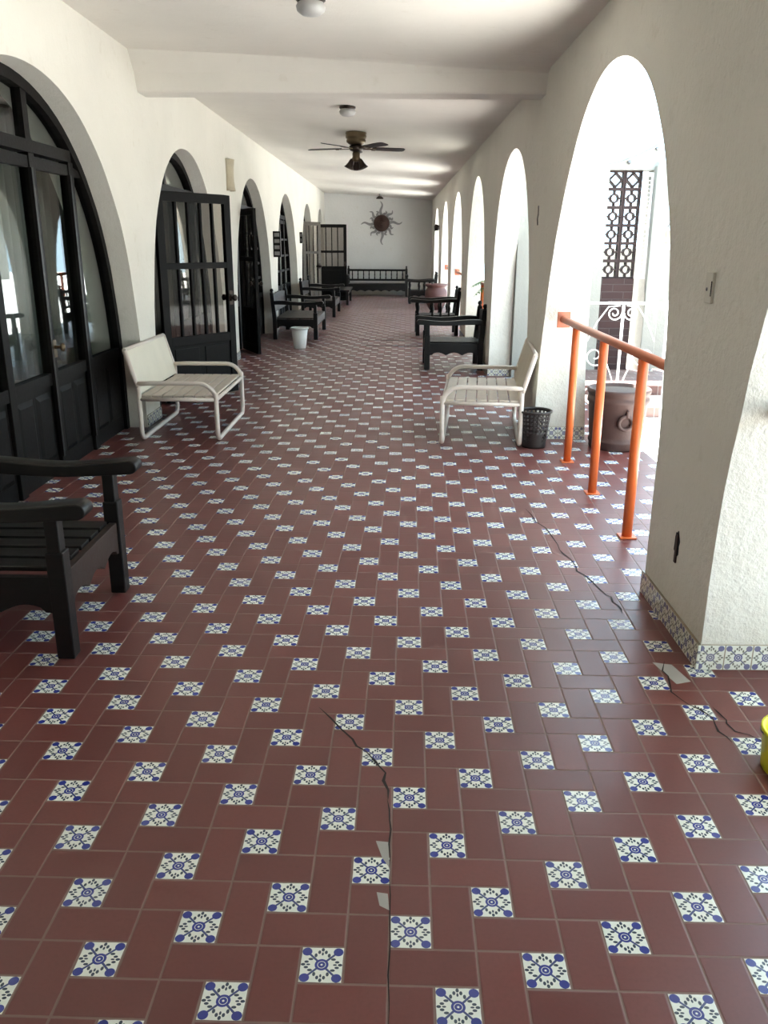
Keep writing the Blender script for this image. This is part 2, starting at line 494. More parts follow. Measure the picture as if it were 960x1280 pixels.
def leaf_door(parent, hinge, free, h, cols, rows_z, zpan, mat, knob=True, npan=2):
    """an open glazed leaf standing from hinge to free (x, y), as a part of the doorway"""
    hx, hy = hinge; dx, dy = free[0]-hx, free[1]-hy; w = math.hypot(dx, dy)
    T = Matrix.Translation((hx, hy, 0)) @ Matrix.Rotation(math.atan2(dy, dx), 4, 'Z')
    def X(mb):
        mb.v = [tuple(T @ Vector(p)) for p in mb.v]; return mb
    t = .022; st = .085
    mb = MB()
    mb.box(0, st, -t, t, .012, h).box(w-st, w, -t, t, .012, h).box(st, w-st, -t, t, h-.085, h)
    mb.box(st, w-st, -t, t, .012, .13).box(st, w-st, -t, t, zpan, zpan+.09)
    for z in rows_z: mb.box(st, w-st, -t*.9, t*.9, z-.03, z+.03)
    for i in range(1, cols):
        x = st + (w-2*st)*i/cols; mb.box(x-.013, x+.013, -t*.8, t*.8, zpan+.09, h-.085)
    o = X(mb).build('door_leaf', mat, parent, bevel=.004)
    pm = MB()
    for i in range(npan):
        a = st + (w-2*st)*i/npan + .012; b = st + (w-2*st)*(i+1)/npan - .012
        pm.box(a-.012, b+.012, -.008, .008, .13, zpan)
        pm.box(a+.03, b-.03, -.016, .016, .16, zpan-.03)
    X(pm).build('lower_panel', mat, o, bevel=.004)
    X(MB().box(st, w-st, -.003, .003, zpan+.09, h-.085)).build('pane', 'leaf_glass', o)
    if knob:
        k = MB()
        for s in (-1, 1):
            k.lathe([(.0, 0), (.035, 0), (.038, .006), (.014, .012), (.012, .035), (.03, .045), (.034, .06), (.022, .075), (0, .078)], 16,
                    (w-.05, s*t, 1.0), Matrix.Rotation(-s*PI/2, 4, 'X'))
        k.box(w-.075, w-.025, -t-.004, t+.004, .93, 1.07)
        X(k).build('knob', 'bronze', o)
    return o
def arched_door(i, ar, label, posts, ztr, opening, fan_posts, zpan=.62, mat='door', muntins=(), pw=.045):
    """frame, transom, posts, lower panels and panes of one arched doorway"""
    r = thing(f'door_{i}', label, 'door', (0,0,0)); r['kind'] = 'structure'
    frame_ring(ar).build('door_frame', mat, r)
    ya, yb = ar.yc-ar.an+.05, ar.yc+ar.af-.05
    q = clipped(ar, ya, yb, ztr, ztr+.075, XF0, XF1, .02); q.build('transom', mat, r)
    q = clipped(ar, ya, yb, ztr-.09, ztr-.02, XF0+.01, XF1-.012, .02)
    if opening is None: q.build('door_head', mat, r)
    for y in posts:
        q = clipped(ar, y-pw, y+pw, 0, ztr, XF0+.005, XF1-.004, .02)
        if q: q.build('post', mat, r, bevel=.004)
    for y in fan_posts:
        q = clipped(ar, y-.04, y+.04, ztr+.07, 3, XF0+.01, XF1-.008, .03)
        if q: q.build('fanlight_post', mat, r)
    q = clipped(ar, ya, yb, ztr+.075, 3, XL-.200, XL-.194, .03); q.build('fanlight_pane', 'glass', r)
    ed = [ya] + list(posts) + [yb]
    for a, b in zip(ed, ed[1:]):
        if opening and abs(a-opening[0]) < .2 and abs(b-opening[1]) < .2: continue
        if b-a < .12: continue
        q = clipped(ar, a, b, zpan+.09, ztr-.02, XL-.200, XL-.194, .03)
        if q: q.build('pane', 'glass', r)
        s = clipped(ar, a, b, .0, zpan+.09, XF0+.02, XF1-.03, .03)
        if s:
            k = max(1, round((b-a)/.33)); m = (b-a-.1)/k
            for j in range(k):
                y0 = a+.05+m*j+.02; y1 = y0+m-.04
                if min(ar.top(y0), ar.top(y1)) > zpan: panel_mb(s, y0, y1, .12, zpan-.02, XF1-.0301)
            s.build('lower_panel', mat, r)
        t = clipped(ar, a, b, zpan+.02, zpan+.10, XF0+.01, XF1-.01, .03)
        if t: t.build('lock_rail', mat, r)
        for z in muntins:
            t = clipped(ar, a, b, z-.02, z+.02, XF0+.02, XF1-.015, .03)
            if t: t.build('muntin', mat, r)
    return r
def curtain(y0, y1, z0, z1, x, label, mat='curtain', folds=.13, group=None):
    n = int((y1-y0)/.012); mb = MB(); rnd = random.Random(int(y0*10)); vs = []
    for i in range(n+1):
        y = y0+(y1-y0)*i/n; ph = y/folds*2*PI + .8*math.sin(y*3.1)
        vs.append((x+.045*math.sin(ph), y))
    v = [(a, b, z0) for a, b in vs] + [(a, b, z1) for a, b in vs]; k = len(vs)
    mb.add(v, [(i, i+1, i+1+k, i+k) for i in range(n)], True)
    o = mb.build('curtain', mat, solid=.006)
    rod = MB().tube([(x, y0-.05, z1+.005), (x, y1+.05, z1+.005)], .012).build('curtain_rod', 'bronze', o)
    return tag(o, label, 'curtain', group)

d1 = arched_door(1, AL[0], 'dark glazed arched doorway nearest the viewer, behind the black armchair', (4.45, 5.06, 5.75, 6.43), 2.09, None, (5.05, 5.74), .60, muntins=())
st = MB().box(XF1-.012, XF1+.012, 5.69, 5.72, .12, 2.0).box(XF1-.012, XF1+.012, 6.36, 6.385, .12, 2.0).build('door_stile', 'wood', d1)
lk = MB().box(XF1, XF1+.012, 5.70, 5.775, .80, .92).build('lock_plate', 'brass', d1, bevel=.003)
MB().lathe([(.012, 0), (.012, .04), (.028, .05), (.03, .065), (.0, .075)], 14, (XF1+.01, 5.74, .87), Matrix.Rotation(PI/2, 4, 'Y')).build('knob', 'brass', lk)
curtain(3.75, 7.15, .03, 2.45, XL-.62, 'pale grey pleated curtain behind the glass of the nearest arched doorway')
d2 = arched_door(2, AL[1], 'arched doorway with a wide glazed leaf standing open behind the cream bench', (8.25, 9.40, 10.3), 2.03, (8.25, 9.40), (9.05,))
leaf_door(d2, (XL-.10, 8.34), (-1.70, 9.155), 2.01, 5, (1.33,), .56, 'door')
curtain(9.45, 10.85, .03, 2.42, XL-.55, 'brown pleated curtain behind the arched doorway with the wide open leaf', 'curtain2', .11)
d3 = arched_door(3, AL[2], 'arched doorway with a narrow leaf ajar, third from the viewer', (13.0, 13.8, 14.55), 2.02, (13.0, 13.8), (13.5,), muntins=(.98, 1.22, 1.46, 1.70))
leaf_door(d3, (XL-.12, 12.98), (-1.93, 12.29), 2.01, 3, (1.33,), .56, 'door')
curtain(13.85, 15.1, .03, 2.4, XL-.55, 'dark curtain behind the third arched doorway', 'curtain2', .12)
d4 = arched_door(4, AL[3], 'closed arched doorway with small panes, fourth from the viewer', (17.0, 17.8, 18.6), 2.02, None, (17.8,), muntins=(1.0, 1.3, 1.62))
d5 = arched_door(5, AL[4], 'arched doorway with a pale weathered leaf open, fifth from the viewer', (21.5, 22.5), 2.02, (21.5, 22.5), (22.1,))
leaf_door(d5, (XL-.10, 21.7), (-1.83, 22.0), 2.05, 3, (1.33,), .5, 'door_pale')
d6 = arched_door(6, AL[5], 'farthest arched doorway with a dark leaf standing open', (25.2, 26.1), 2.02, None, (25.9,))
leaf_door(d6, (XL+.02, 24.45), (-1.31, 24.5), 2.05, 4, (1.33,), .85, 'door', npan=1)

# ------------------------------------------------------------------ black wooden armchairs and settees
def wavy(x0, x1, z, th, n=22, amp=.012):
    """side outline of an arm: gentle wave, rounded front end"""
    top, bot = [], []
    for i in range(n+1):
        t = i/n; x = x0+(x1-x0)*t; w = amp*math.sin(t*2*PI*1.05+.7)
        top.append((x, z+w)); bot.append((x, z-th+w*.6))
    r = th/2; xc, zc = x1, (top[-1][1]+bot[-1][1])/2
    cap = [(xc+r*math.sin(a), zc+r*math.cos(a)*1.0) for a in [PI*k/9 for k in range(1, 9)]]
    return top + cap + bot[::-1]
def scallop(a0, a1, zt, zb, n=40, waves=3):
    lo = []
    for i in range(n+1):
        t = i/n; c = abs(math.sin(t*PI*waves))
        lo.append((a0+(a1-a0)*t, zb - .018 + .036*c*(1 if .06 < t < .94 else .3)))
    return [(a1, zt), (a0, zt)] + lo
def make_chair(name, label, cat, W, D=.78, spindles=False, group=None, back='plank'):
    """front faces local +x, origin on the floor below the middle"""
    t = thing(name, label, cat, group=group)
    xf, xb, hw = D/2, -D/2, W/2; L = .068
    for s in (-1, 1):
        y0, y1 = sorted((s*hw, s*(hw-L)))
        mb = MB()
        if spindles:
            mb.box(xf-L, xf, y0, y1, 0, .34)
            mb.lathe([(.030,.34),(.034,.37),(.018,.40),(.030,.46),(.034,.50),(.020,.54),(.03,.57),(.03,.58)], 14, (xf-L/2, (y0+y1)/2, 0))
        else:
            mb.box(xf-L, xf, y0, y1, 0, .44).box(xf-L+.006, xf-.01, y0+.005, y1-.005, .44, .58)
        mb.build('leg', 'wood', t, bevel=.005)
        mb = MB()
        prof = [(xb+.03, 0), (xb+.03+L, 0), (xb+.03+L, .34), (xb+.055, .76), (xb-.005, .76), (xb+.03, .34)]
        mb.prism(prof, y0, y1, 'y')
        rl = mb.build('leg', 'wood', t, bevel=.005)
        MB().lathe([(.024,.76),(.03,.765),(.016,.775),(.028,.79),(.030,.805),(.02,.825),(.0,.835)], 14, (xb+.025, (y0+y1)/2, 0)).build('finial', 'wood', rl)
        ya, yb = sorted((s*(hw+.012), s*(hw-L-.018)))
        MB().prism(wavy(xb+.055, xf+.075, .625, .058), ya, yb, 'y', True).build('armrest', 'wood', t, bevel=.006)
        yc = s*(hw-L/2)
        MB().prism(scallop(xb+.09, xf-L, .335, .205), yc-.016, yc+.016, 'y').build('side_rail', 'wood', t)
        if spindles:
            for k in range(3):
                x = xb+.20+k*.145
                MB().lathe([(.022,.335),(.026,.36),(.015,.38),(.027,.44),(.029,.47),(.015,.52),(.025,.55),(.022,.575)], 12, (x, yc, 0)).build('spindle', 'wood', t)
    MB().prism(scallop(-hw+L, hw-L, .345, .215, n=60, waves=max(3, round(W/.24))), xf-.045, xf-.012, 'x').build('front_apron', 'brown', t, bevel=.003)
    MB().box(xb+.04, xb+.085, -hw+L, hw-L, .22, .335).build('back_rail', 'wood', t, bevel=.003)
    n = max(5, round((W-2*L)/.11)); m = (W-2*L)/n
    for k in range(n):
        y = -hw+L+m*k
        MB().box(xb+.075, xf-.05, y+.012, y+m-.012, .335, .355).build('seat_slat', 'wood', t, bevel=.003)
    lean = lambda z: xb+.045-(z-.34)*.085
    def bslab(y0, y1, z0, z1, d):
        return MB().add([(lean(z)+dx, y, z) for y in (y0, y1) for z, dx in ((z0,-d),(z0,d),(z1,d),(z1,-d))],
                        [(0,1,2,3),(7,6,5,4),(0,4,5,1),(1,5,6,2),(2,6,7,3),(3,7,4,0)])
    if back == 'plank':
        bslab(-hw+L, hw-L, .44, .68, .012).build('backrest', 'brown', t, bevel=.004)
        k = 24; pts = [(-hw+L+(W-2*L)*i/k, .715 + .025*math.sin(PI*i/k)*(1+.3*math.sin(i*1.6))) for i in range(k+1)]
        mb = MB(); x = lean(.7)
        mb.prism([(-hw+L, .66)] + pts + [(hw-L, .66)], x-.018, x+.018, 'x').build('crest_rail', 'wood', t)
    else:
        bslab(-hw+L, hw-L, .68, .73, .018).build('crest_rail', 'wood', t, bevel=.004)
        bslab(-hw+L, hw-L, .42, .46, .016).build('back_rail', 'wood', t, bevel=.004)
        nn = max(3, round((W-2*L)/.18))
        for k in range(nn):
            y = -hw+L+(W-2*L)*(k+.5)/nn
            MB().tube([(lean(.46), y, .45), (lean(.57), y, .57), (lean(.69), y, .69)], .014).build('spindle', 'wood', t)
    return t
G1 = 'black wooden armchairs along the corridor'
ch1 = make_chair('wooden_armchair', 'black wooden armchair cut off by the left edge, nearest the viewer', 'armchair', .72, group=G1)
ch1.location = (-1.62, 3.29, 0)
dup(ch1, (.795, 11.22, 0), PI, 'black plank-backed armchair beside the right pier, behind the cream slatted bench', G1)
ch2 = make_chair('wooden_armchair', 'black armchair with turned spindles under the arms, in front of the round clay pot', 'armchair', .70, spindles=True, group=G1, back='spindle')
ch2.location = (.79, 15.45, 0); ch2.rotation_euler.z = PI
dup(ch2, (.80, 23.7, 0), PI, 'black spindle armchair at the far right, behind the round clay pot', G1)
se = make_chair('wooden_settee', 'black wooden settee on the left behind the white bucket', 'settee', 1.80, group='black settees along the left wall')
se.location = (-1.655, 15.23, 0)
dup(se, (-1.655, 19.75, 0), 0, 'black wooden settee on the left, the farther one from the white bucket', 'black settees along the left wall')

# low bench between settee and end wall
t = thing('low_bench', 'low dark armless bench on the left near the end wall', 'bench', (-1.40, 23.6, 0))
for sx in (-1, 1):
    for sy in (-1, 1):
        MB().box(sx*.19-.03, sx*.19+.03, sy*.85-.03, sy*.85+.03, 0, .34).build('leg', 'wood', t, bevel=.004)
MB().box(-.25, .25, -.93, .93, .34, .385).build('seat', 'wood', t, bevel=.006)
MB().prism(scallop(-.82, .82, .335, .26, 60, 6), .175, .20, 'x').build('apron', 'wood', t)

# long spindle-back bench on the end wall
t = thing('long_bench', 'long black spindle-back bench against the end wall under the sun', 'bench', (-.50, 26.9, 0), -PI/2)
hw = .94
for s in (-1, 1):
    y0, y1 = sorted((s*hw, s*(hw-.075)))
    MB().box(.30, .375, y0, y1, 0, .58).build('leg', 'wood', t, bevel=.005)
    MB().prism([(-.36,0),(-.28,0),(-.28,.36),(-.33,.80),(-.40,.80),(-.36,.36)], y0, y1, 'y').build('leg', 'wood', t, bevel=.005)
    MB().lathe([(.03,.80),(.034,.81),(.018,.83),(.032,.86),(.0,.90)], 14, (-.365, (y0+y1)/2, 0)).build('finial', 'wood', t)
    MB().prism(wavy(-.30, .45, .63, .06), y0-.01, y1+.01, 'y', True).build('armrest', 'wood', t)
MB().box(-.37, -.33, -hw+.07, hw-.07, .73, .79).build('top_rail', 'wood', t, bevel=.004)
MB().box(-.35, -.31, -hw+.07, hw-.07, .44, .50).build('lower_rail', 'wood', t, bevel=.004)
for k in range(10):
    y = -hw+.07+(2*hw-.14)*(k+.5)/10
    MB().lathe([(.014,.49),(.022,.53),(.014,.57),(.02,.63),(.014,.70),(.018,.735)], 10, (-.34, y, 0)).build('spindle', 'wood', t)
MB().box(-.30, .36, -hw+.02, hw-.02, .335, .375).build('seat', 'wood', t, bevel=.005)
MB().prism(scallop(-hw+.075, hw-.075, .335, .17, 80, 7), .32, .35, 'x').build('front_apron', 'wood', t)

# ------------------------------------------------------------------ cream metal slatted benches
def arc(c, r, a0, a1, plane, n=8):
    out = []
    for i in range(n+1):
        a = a0+(a1-a0)*i/n; u, v = r*math.cos(a), r*math.sin(a)
        out.append(Vector(c) + (Vector((u, 0, v)) if plane == 'xz' else Vector((0, u, v))))
    return out
def make_bench(name, label, group):
    t = thing(name, label, 'bench', group=group)
    Y, XFR, XRE, R = .59, .31, -.31, .019
    for nm, x, top in (('front_frame', XFR, .40), ('rear_frame', XRE, .45)):
        rr = .07
        pts = [(x, -Y, top)] + arc((x, -Y+rr, R+rr), rr, PI, 1.5*PI, 'yz') + arc((x, Y-rr, R+rr), rr, 1.5*PI, 2*PI, 'yz') + [(x, Y, top)]
        MB().tube(pts, R, 12).build(nm, 'white', t)
    for s in (-1, 1):
        y = s*Y
        MB().tube([(XRE-.02, y, .47)] + [(XRE+.1, y, .475), (XFR-.14, y, .475)] + arc((XFR-.14, y, .335), .14, PI/2, 0, 'xz')[1:] + [(XFR, y, .33)], R, 12).build('armrest', 'white', t)
        MB().tube([(XRE, y, .44), (XRE-.012, y, .47), (XRE-.088, y, .732)], R, 12).build('back_upright', 'white', t)
        MB().tube([(XRE, y, .345), (XFR, y, .345)], .016, 10).build('seat_rail', 'white', t)
    MB().tube([(XFR, -Y, .345), (XFR, Y, .345)], .016, 10).build('seat_rail', 'white', t)
    MB().tube([(XRE, -Y, .345), (XRE, Y, .345)], .016, 10).build('seat_rail', 'white', t)
    n = 7; m = (XFR-XRE-.02)/n
    for k in range(n):
        x = XRE+.01+m*k
        MB().box(x+.004, x+m-.004, -Y+.005, Y-.005, .360, .378).build('seat_slat', 'slat', t, bevel=.004)
    a, b = Vector((XRE+.004, 0, .382)), Vector((XRE-.091, 0, .738))
    mb = MB(); d = Vector(((b-a).z, 0, -(b-a).x)).normalized()*.013
    mb.add([(*(p+sg*d).xz, 0) and ((p+sg*d).x, yy, (p+sg*d).z) for yy in (-Y+.012, Y-.012) for p, sg in ((a,-1),(a,1),(b,1),(b,-1))],
           [(0,1,2,3),(7,6,5,4),(0,4,5,1),(1,5,6,2),(2,6,7,3),(3,7,4,0)])
    mb.build('back_panel', 'panel', t, bevel=.008)
    MB().tube([(XRE-.09, -Y, .735), (XRE-.09, Y, .735)], R*.9, 12).build('top_tube', 'white', t)
    return t
GB = 'cream metal slatted benches'
bl = make_bench('slatted_bench', 'cream metal bench on the left beside the dark doors', GB)
bl.location = (-1.73, 7.29, 0); bl.rotation_euler.z = 0
dup(bl, (.765, 7.18, 0), PI-.10, 'cream metal bench on the right beside the dark waste basket', GB)

# ------------------------------------------------------------------ small things on the floor
t = thing('bucket', 'white plastic bucket on the floor before the left settee', 'bucket', (-1.44, 13.15, 0))
MB().lathe([(0,.004),(.088,.0),(.092,.006),(.128,.30),(.125,.30),(.089,.012),(0,.012)], 32).build('body', 'pail', t)
MB().lathe([(.124,.292),(.139,.292),(.141,.305),(.136,.318),(.126,.318),(.124,.292)], 32).build('rim', 'pail', t)
MB().tube([(.137*math.cos(a), .137*math.sin(a), .285-.012*abs(math.sin(a))) for a in [PI*k/14 for k in range(15)]], .003, 6).build('handle', 'steel', t)

t = thing('waste_basket', 'dark perforated plastic waste basket beside the right cream bench', 'basket', (1.135, 6.61, 0))
mb = MB(); NA, NZ = 44, 18
def br(z): return .092 + .03*(z/.29)
V = [(br(.29*i/NZ)*math.cos(2*PI*j/NA), br(.29*i/NZ)*math.sin(2*PI*j/NA), .004+.286*i/NZ) for i in range(NZ+1) for j in range(NA)]
F = []
for i in range(NZ):
    for j in range(NA):
        hole = 8 <= i < NZ-1 and i % 2 == 0 and j % 2 == 0
        if 3 <= i < 7 and (j % 11) in (4, 5, 6) and (i + j) % 2 == 0: hole = True
        if not hole: F.append((i*NA+j, i*NA+(j+1)%NA, (i+1)*NA+(j+1)%NA, (i+1)*NA+j))
mb.add(V, F, True).build('body', 'basket', t, solid=.004)
MB().lathe([(0,.002),(.092,.002),(.092,.012),(0,.012)], 32).build('bottom', 'basket', t)
MB().lathe([(.118,.278),(.136,.284),(.137,.296),(.128,.300),(.119,.296),(.118,.278)], 40).build('rim', 'basket', t)

t = thing('planter', 'big brown terracotta planter behind the orange handrail', 'planter', (1.79, 6.63, 0))
MB().lathe([(0,.0),(.195,.0),(.205,.012),(.205,.045),(.213,.055),(.213,.075),(.203,.085),(.208,.11),(.228,.36),(.240,.372),(.240,.40),(.232,.41),
            (.236,.435),(.245,.445),(.248,.468),(.240,.478),(.222,.476),(.216,.45),(0,.45)], 48).build('body', 'terra', t)
MB().lathe([(0,.462),(.1,.460),(.216,.452)], 40).build('soil', 'soil', t)
rg = MB(); a0 = -PI/2+.05
c = Vector((.222*math.cos(a0), .222*math.sin(a0), .235)); tg = Vector((-math.sin(a0), math.cos(a0), 0))
rg.tube([c + tg*.052*math.cos(q) + Vector((0,0,.052*math.sin(q))) + Vector((math.cos(a0), math.sin(a0), 0))*(.006+.05*.06*math.sin(q)) for q in [2*PI*k/24 for k in range(24)]], .014, 10, True)
rg.tube([c + Vector((math.cos(a0), math.sin(a0), 0))*.012 + tg*.008 + Vector((0,0,z)) for z in (.045, .07, .10)], .016, 10, r2=.011)
rg.build('relief_ring', 'terra', t)

t = thing('clay_pot', 'round-bellied terracotta pot beside the far right arches', 'pot', (1.05, 21.3, 0))
MB().lathe([(0,0),(.15,0),(.17,.02),(.25,.18),(.28,.34),(.265,.46),(.215,.52),(.22,.545),(.275,.575),(.28,.605),(.265,.62),(.20,.59),(.18,.50),(0,.48)], 40).build('body', 'terra2', t)
MB().lathe([(0,.54),(.185,.535)], 30).build('soil', 'soil', t)

t = thing('yellow_bucket', 'bright yellow plastic bucket cut off by the right edge', 'bucket', (1.252, 2.25, 0))
MB().lathe([(0,.0),(.092,.0),(.096,.008),(.104,.125),(.110,.13),(.110,.14),(.100,.14),(.090,.012),(0,.012)], 32).build('body', 'yellow', t)
MB().tube([(.108*math.cos(a), .108*math.sin(a), .13-.02*math.sin(a)) for a in [PI*k/14 for k in range(15)]], .004, 6).build('handle', 'steel', t)

# ------------------------------------------------------------------ orange handrails in the arches
def handrail(label, posts, y0, y1, flange=None, x=1.31, z=1.0):
    t = thing('handrail', label, 'handrail', (x, (y0+y1)/2, 0), group='orange handrails in the arches')
    oy = (y0+y1)/2
    MB().tube([(0, y0-oy, z), (0, y1-oy, z)], .026, 14).build('top_rail', 'orange_top', t)
    for p in posts:
        po = MB().tube([(0, p-oy, .004), (0, p-oy, z-.02)], .028, 16).build('post', 'orange', t)
        MB().box(-.045, .045, p-oy-.045, p-oy+.045, 0, .008).build('base_plate', 'orange', po, bevel=.002)
    for f in flange or ():
        MB().box(-.05, .05, f-oy-.006, f-oy+.006, z-.06, z+.06).build('wall_flange', 'orange_top', t, bevel=.003)
    return t
handrail('orange handrail with three posts in the big open arch', (4.43, 5.29, 6.12), 3.67, 6.60, (6.60, 3.69))
handrail('orange handrail by the palm in the third open arch', (11.8, 12.75), 11.32, 12.85)
handrail('orange handrail in the fourth open arch behind the round clay pot', (15.7, 16.5), 15.12, 17.9, (17.9,))
handrail('farthest orange handrail, in the last open arch', (19.8, 20.5), 19.05, 21.6, (21.6,))
t = handrail('orange handrail whose round end meets the nearest pier', (1.0, -.1), -.1, 2.86, None, x=1.30, z=1.01)
MB().lathe([(0,.0),(.034,.0),(.036,.006),(.036,.018),(0,.02)], 24, (0, 2.86-1.38, 1.01), Matrix.Rotation(PI/2, 4, 'X')).build('end_cap', 'orange_top', t)

# ------------------------------------------------------------------ ceiling fixtures
ZF = cz(-.5)
t = thing('ceiling_fan', 'dark five-blade ceiling fan with a bell-shaded light kit', 'ceiling fan', (-.502, 11.9, ZF))
MB().lathe([(0,0),(.135,0),(.14,-.02),(.13,-.035),(.138,-.05),(.135,-.075),(.12,-.085),(.128,-.10),(.125,-.125),(.09,-.15),(.05,-.165),(0,-.165)], 36).build('canopy', 'brass', t)
MB().lathe([(.0,-.15),(.062,-.155),(.09,-.17),(.095,-.20),(.075,-.225),(.05,-.235),(.0,-.24)], 32).build('motor', 'bronze', t)
for k in range(5):
    A = Matrix.Rotation(math.radians(90+72*k), 4, 'Z'); T = A @ Matrix.Translation((0,0,-.195)) @ Matrix.Rotation(math.radians(-11), 4, 'X')
    out = [(.22,-.055),(.58,-.066),(.64,-.06),(.665,-.035),(.668,.03),(.65,.055),(.58,.066),(.22,.055)]
    mb = MB().prism(out, -.004, .004, 'z'); mb.v = [tuple(T @ Vector(p)) for p in mb.v]
    bo = mb.build('blade', 'blade', t)
    mb = MB().box(.07, .27, -.016, .016, -.012, -.004).box(.22, .27, -.045, .045, -.012, -.004); mb.v = [tuple(T @ Vector(p)) for p in mb.v]
    mb.build('blade_arm', 'brass', bo)
kit = MB().lathe([(.0,-.235),(.042,-.24),(.05,-.26),(.048,-.30),(.055,-.315),(.05,-.345),(.02,-.36),(0,-.365)], 28).build('light_kit', 'brass', t)
for q in (186, 354, 90):
    T = Matrix.Translation((0,0,-.325)) @ Matrix.Rotation(math.radians(q), 4, 'Z') @ Matrix.Translation((.05,0,.0)) @ Matrix.Rotation(math.radians(158), 4, 'Y') @ Matrix.Translation((0,0,.0))
    MB().lathe([(.016,0),(.022,.01),(.03,.03),(.036,.06),(.052,.10),(.068,.125),(.064,.125),(.048,.10),(.03,.055),(.0,.04)], 22, (0,0,0), T).build('lamp_shade', 'bronze', kit)
def ceil_lamp(label, y, x=-.5):
    t = thing('ceiling_lamp', label, 'ceiling lamp', (x, y, cz(x)), group='ceiling lamps')
    MB().lathe([(0,.0),(.085,.0),(.088,-.02),(.075,-.03),(0,-.03)], 28).build('base', 'bronze', t)
    MB().lathe([(.072,-.028),(.088,-.05),(.082,-.075),(.055,-.095),(0,-.105)], 28).build('diffuser', 'lamp', t)
ceil_lamp('small grey dome lamp on the ceiling between beam and fan', 9.75)
ceil_lamp('small grey dome lamp at the top edge, nearest the viewer', 5.62)
t = thing('pendant_lamp', 'small dark lamp holder hanging from the far ceiling above the sun', 'pendant lamp', (-.415, 26.0, cz(-.415)))
MB().lathe([(0,0),(.03,0),(.03,-.02),(.01,-.03),(.008,-.05),(0,-.05)], 16).build('rose', 'lamp', t)
MB().lathe([(.01,-.045),(.04,-.06),(.10,-.11),(.11,-.14),(.10,-.14),(.0,-.09)], 20).build('lamp_shade', 'bronze', t)

# ------------------------------------------------------------------ things on the walls
t = thing('sun_ornament', 'metal sun with wavy grey rays on the end wall', 'wall ornament', (-.38, YE-.004, 2.15))
MB().lathe([(0,.075),(.07,.07),(.14,.05),(.19,.035),(.225,.045),(.245,.03),(.245,0)], 40, (0,0,0), Matrix.Rotation(PI/2, 4, 'X')).build('face_disc', 'rust', t)
fc = MB()
for sx in (-1, 1):
    fc.lathe([(0,.02),(.018,.015),(.024,0)], 14, (sx*.075, -.062, .05), Matrix.Rotation(PI/2, 4, 'X'))
    fc.tube([(sx*(.04+.08*k/6), -.066-.004*k*(6-k)/9, .085+.018*math.sin(PI*k/6)) for k in range(7)], .007, 6)
fc.tube([(0, -.072, .06), (0, -.088, .0), (0, -.092, -.025), (0, -.075, -.04)], .014, 8)
fc.tube([(-.06+.12*k/8, -.07-.006*math.sin(PI*k/8), -.085-.022*math.sin(PI*k/8)) for k in range(9)], .008, 6)
fc.build('face', 'rust', t)
for k in range(16):
    a = 2*PI*k/16 + .04; ln = (.64 if k % 4 == 0 else .50 if k % 2 == 0 else .38)
    pts = []
    for i in range(13):
        q = i/12; rr = .225+(ln-.225)*q; off = .035*math.sin(q*2*PI*1.05)*(.4+q)
        pts.append(Vector((math.cos(a)*rr - math.sin(a)*off, -.022, math.sin(a)*rr + math.cos(a)*off)))
    mb = MB(); L = []
    for i, p in enumerate(pts):
        tt = (pts[min(i+1,12)]-pts[max(i-1,0)]).normalized(); nn = Vector((-tt.z, 0, tt.x))*(.040*(1-i/12)**.6+.007)
        L.append((p+nn, p-nn))
    for (p, q), (r, s) in zip(L, L[1:]): mb.add([p, q, s, r], [(0,1,2,3)])
    mb.build('ray', 'ray', t, solid=.006)

t = thing('wall_sconce', 'pale clay half-round sconce high on the left wall', 'wall lamp', (XL, 11.62, 2.38))
n = 14; prof = [(.085*math.sin(PI*k/n), .115*math.cos(PI*k/n)) for k in range(n+1)]
v = [(x*(1-.18*math.cos(z*9)), y*(1-.10*math.cos(z*9)), z) for z in [-.19+.38*i/8 for i in range(9)] for x, y in prof]; kk = n+1
MB().add(v, [(i*kk+j, i*kk+j+1, (i+1)*kk+j+1, (i+1)*kk+j) for i in range(8) for j in range(n)], True).build('shade', 'clay', t, solid=.012)
MB().box(0, .012, -.05, .05, -.12, .12).build('back_plate', 'clay', t, bevel=.003)
def rack(label, y, z, d, h, rows):
    t = thing('wall_rack', label, 'rack', (XL, y, z), group='dark slotted boxes on the left wall')
    MB().box(0, d, -.03, .05, -h/2, h/2).build('backing', 'wood', t, bevel=.003)
    f = MB().box(0, .014, -.05, -.03, -h/2, h/2).box(d-.014, d, -.05, -.03, -h/2, h/2)
    for k in range(rows+1):
        zz = -h/2 + (h-.02)*k/rows; f.box(.014, d-.014, -.05, -.03, zz, zz+.02)
    f.build('frame', 'door', t)
    for k in range(rows):
        zz = -h/2+.035+(h-.02)*k/rows
        MB().box(.02, d-.02, -.036, -.03, zz, zz+(h-.02)/rows-.045).build('plate', 'ray', t)
rack('dark slotted box standing out from the left wall beside the fourth arched doorway', 15.75, 1.53, .13, .44, 4)
rack('small dark box on the left wall before the fifth arched doorway', 20.2, 1.67, .06, .24, 2)
t = thing('cable', 'short dark cable end on the second right pier', 'cable', (XR, 7.28, 1.77))
MB().tube([(-.003,0,-.07),(-.006,.006,-.02),(-.003,-.004,.02),(-.004,.0,.075)], .0035, 8).build('cord', 'black', t)
MB().box(-.008, 0, -.008, .008, .065, .08).build('clip', 'steel', t)

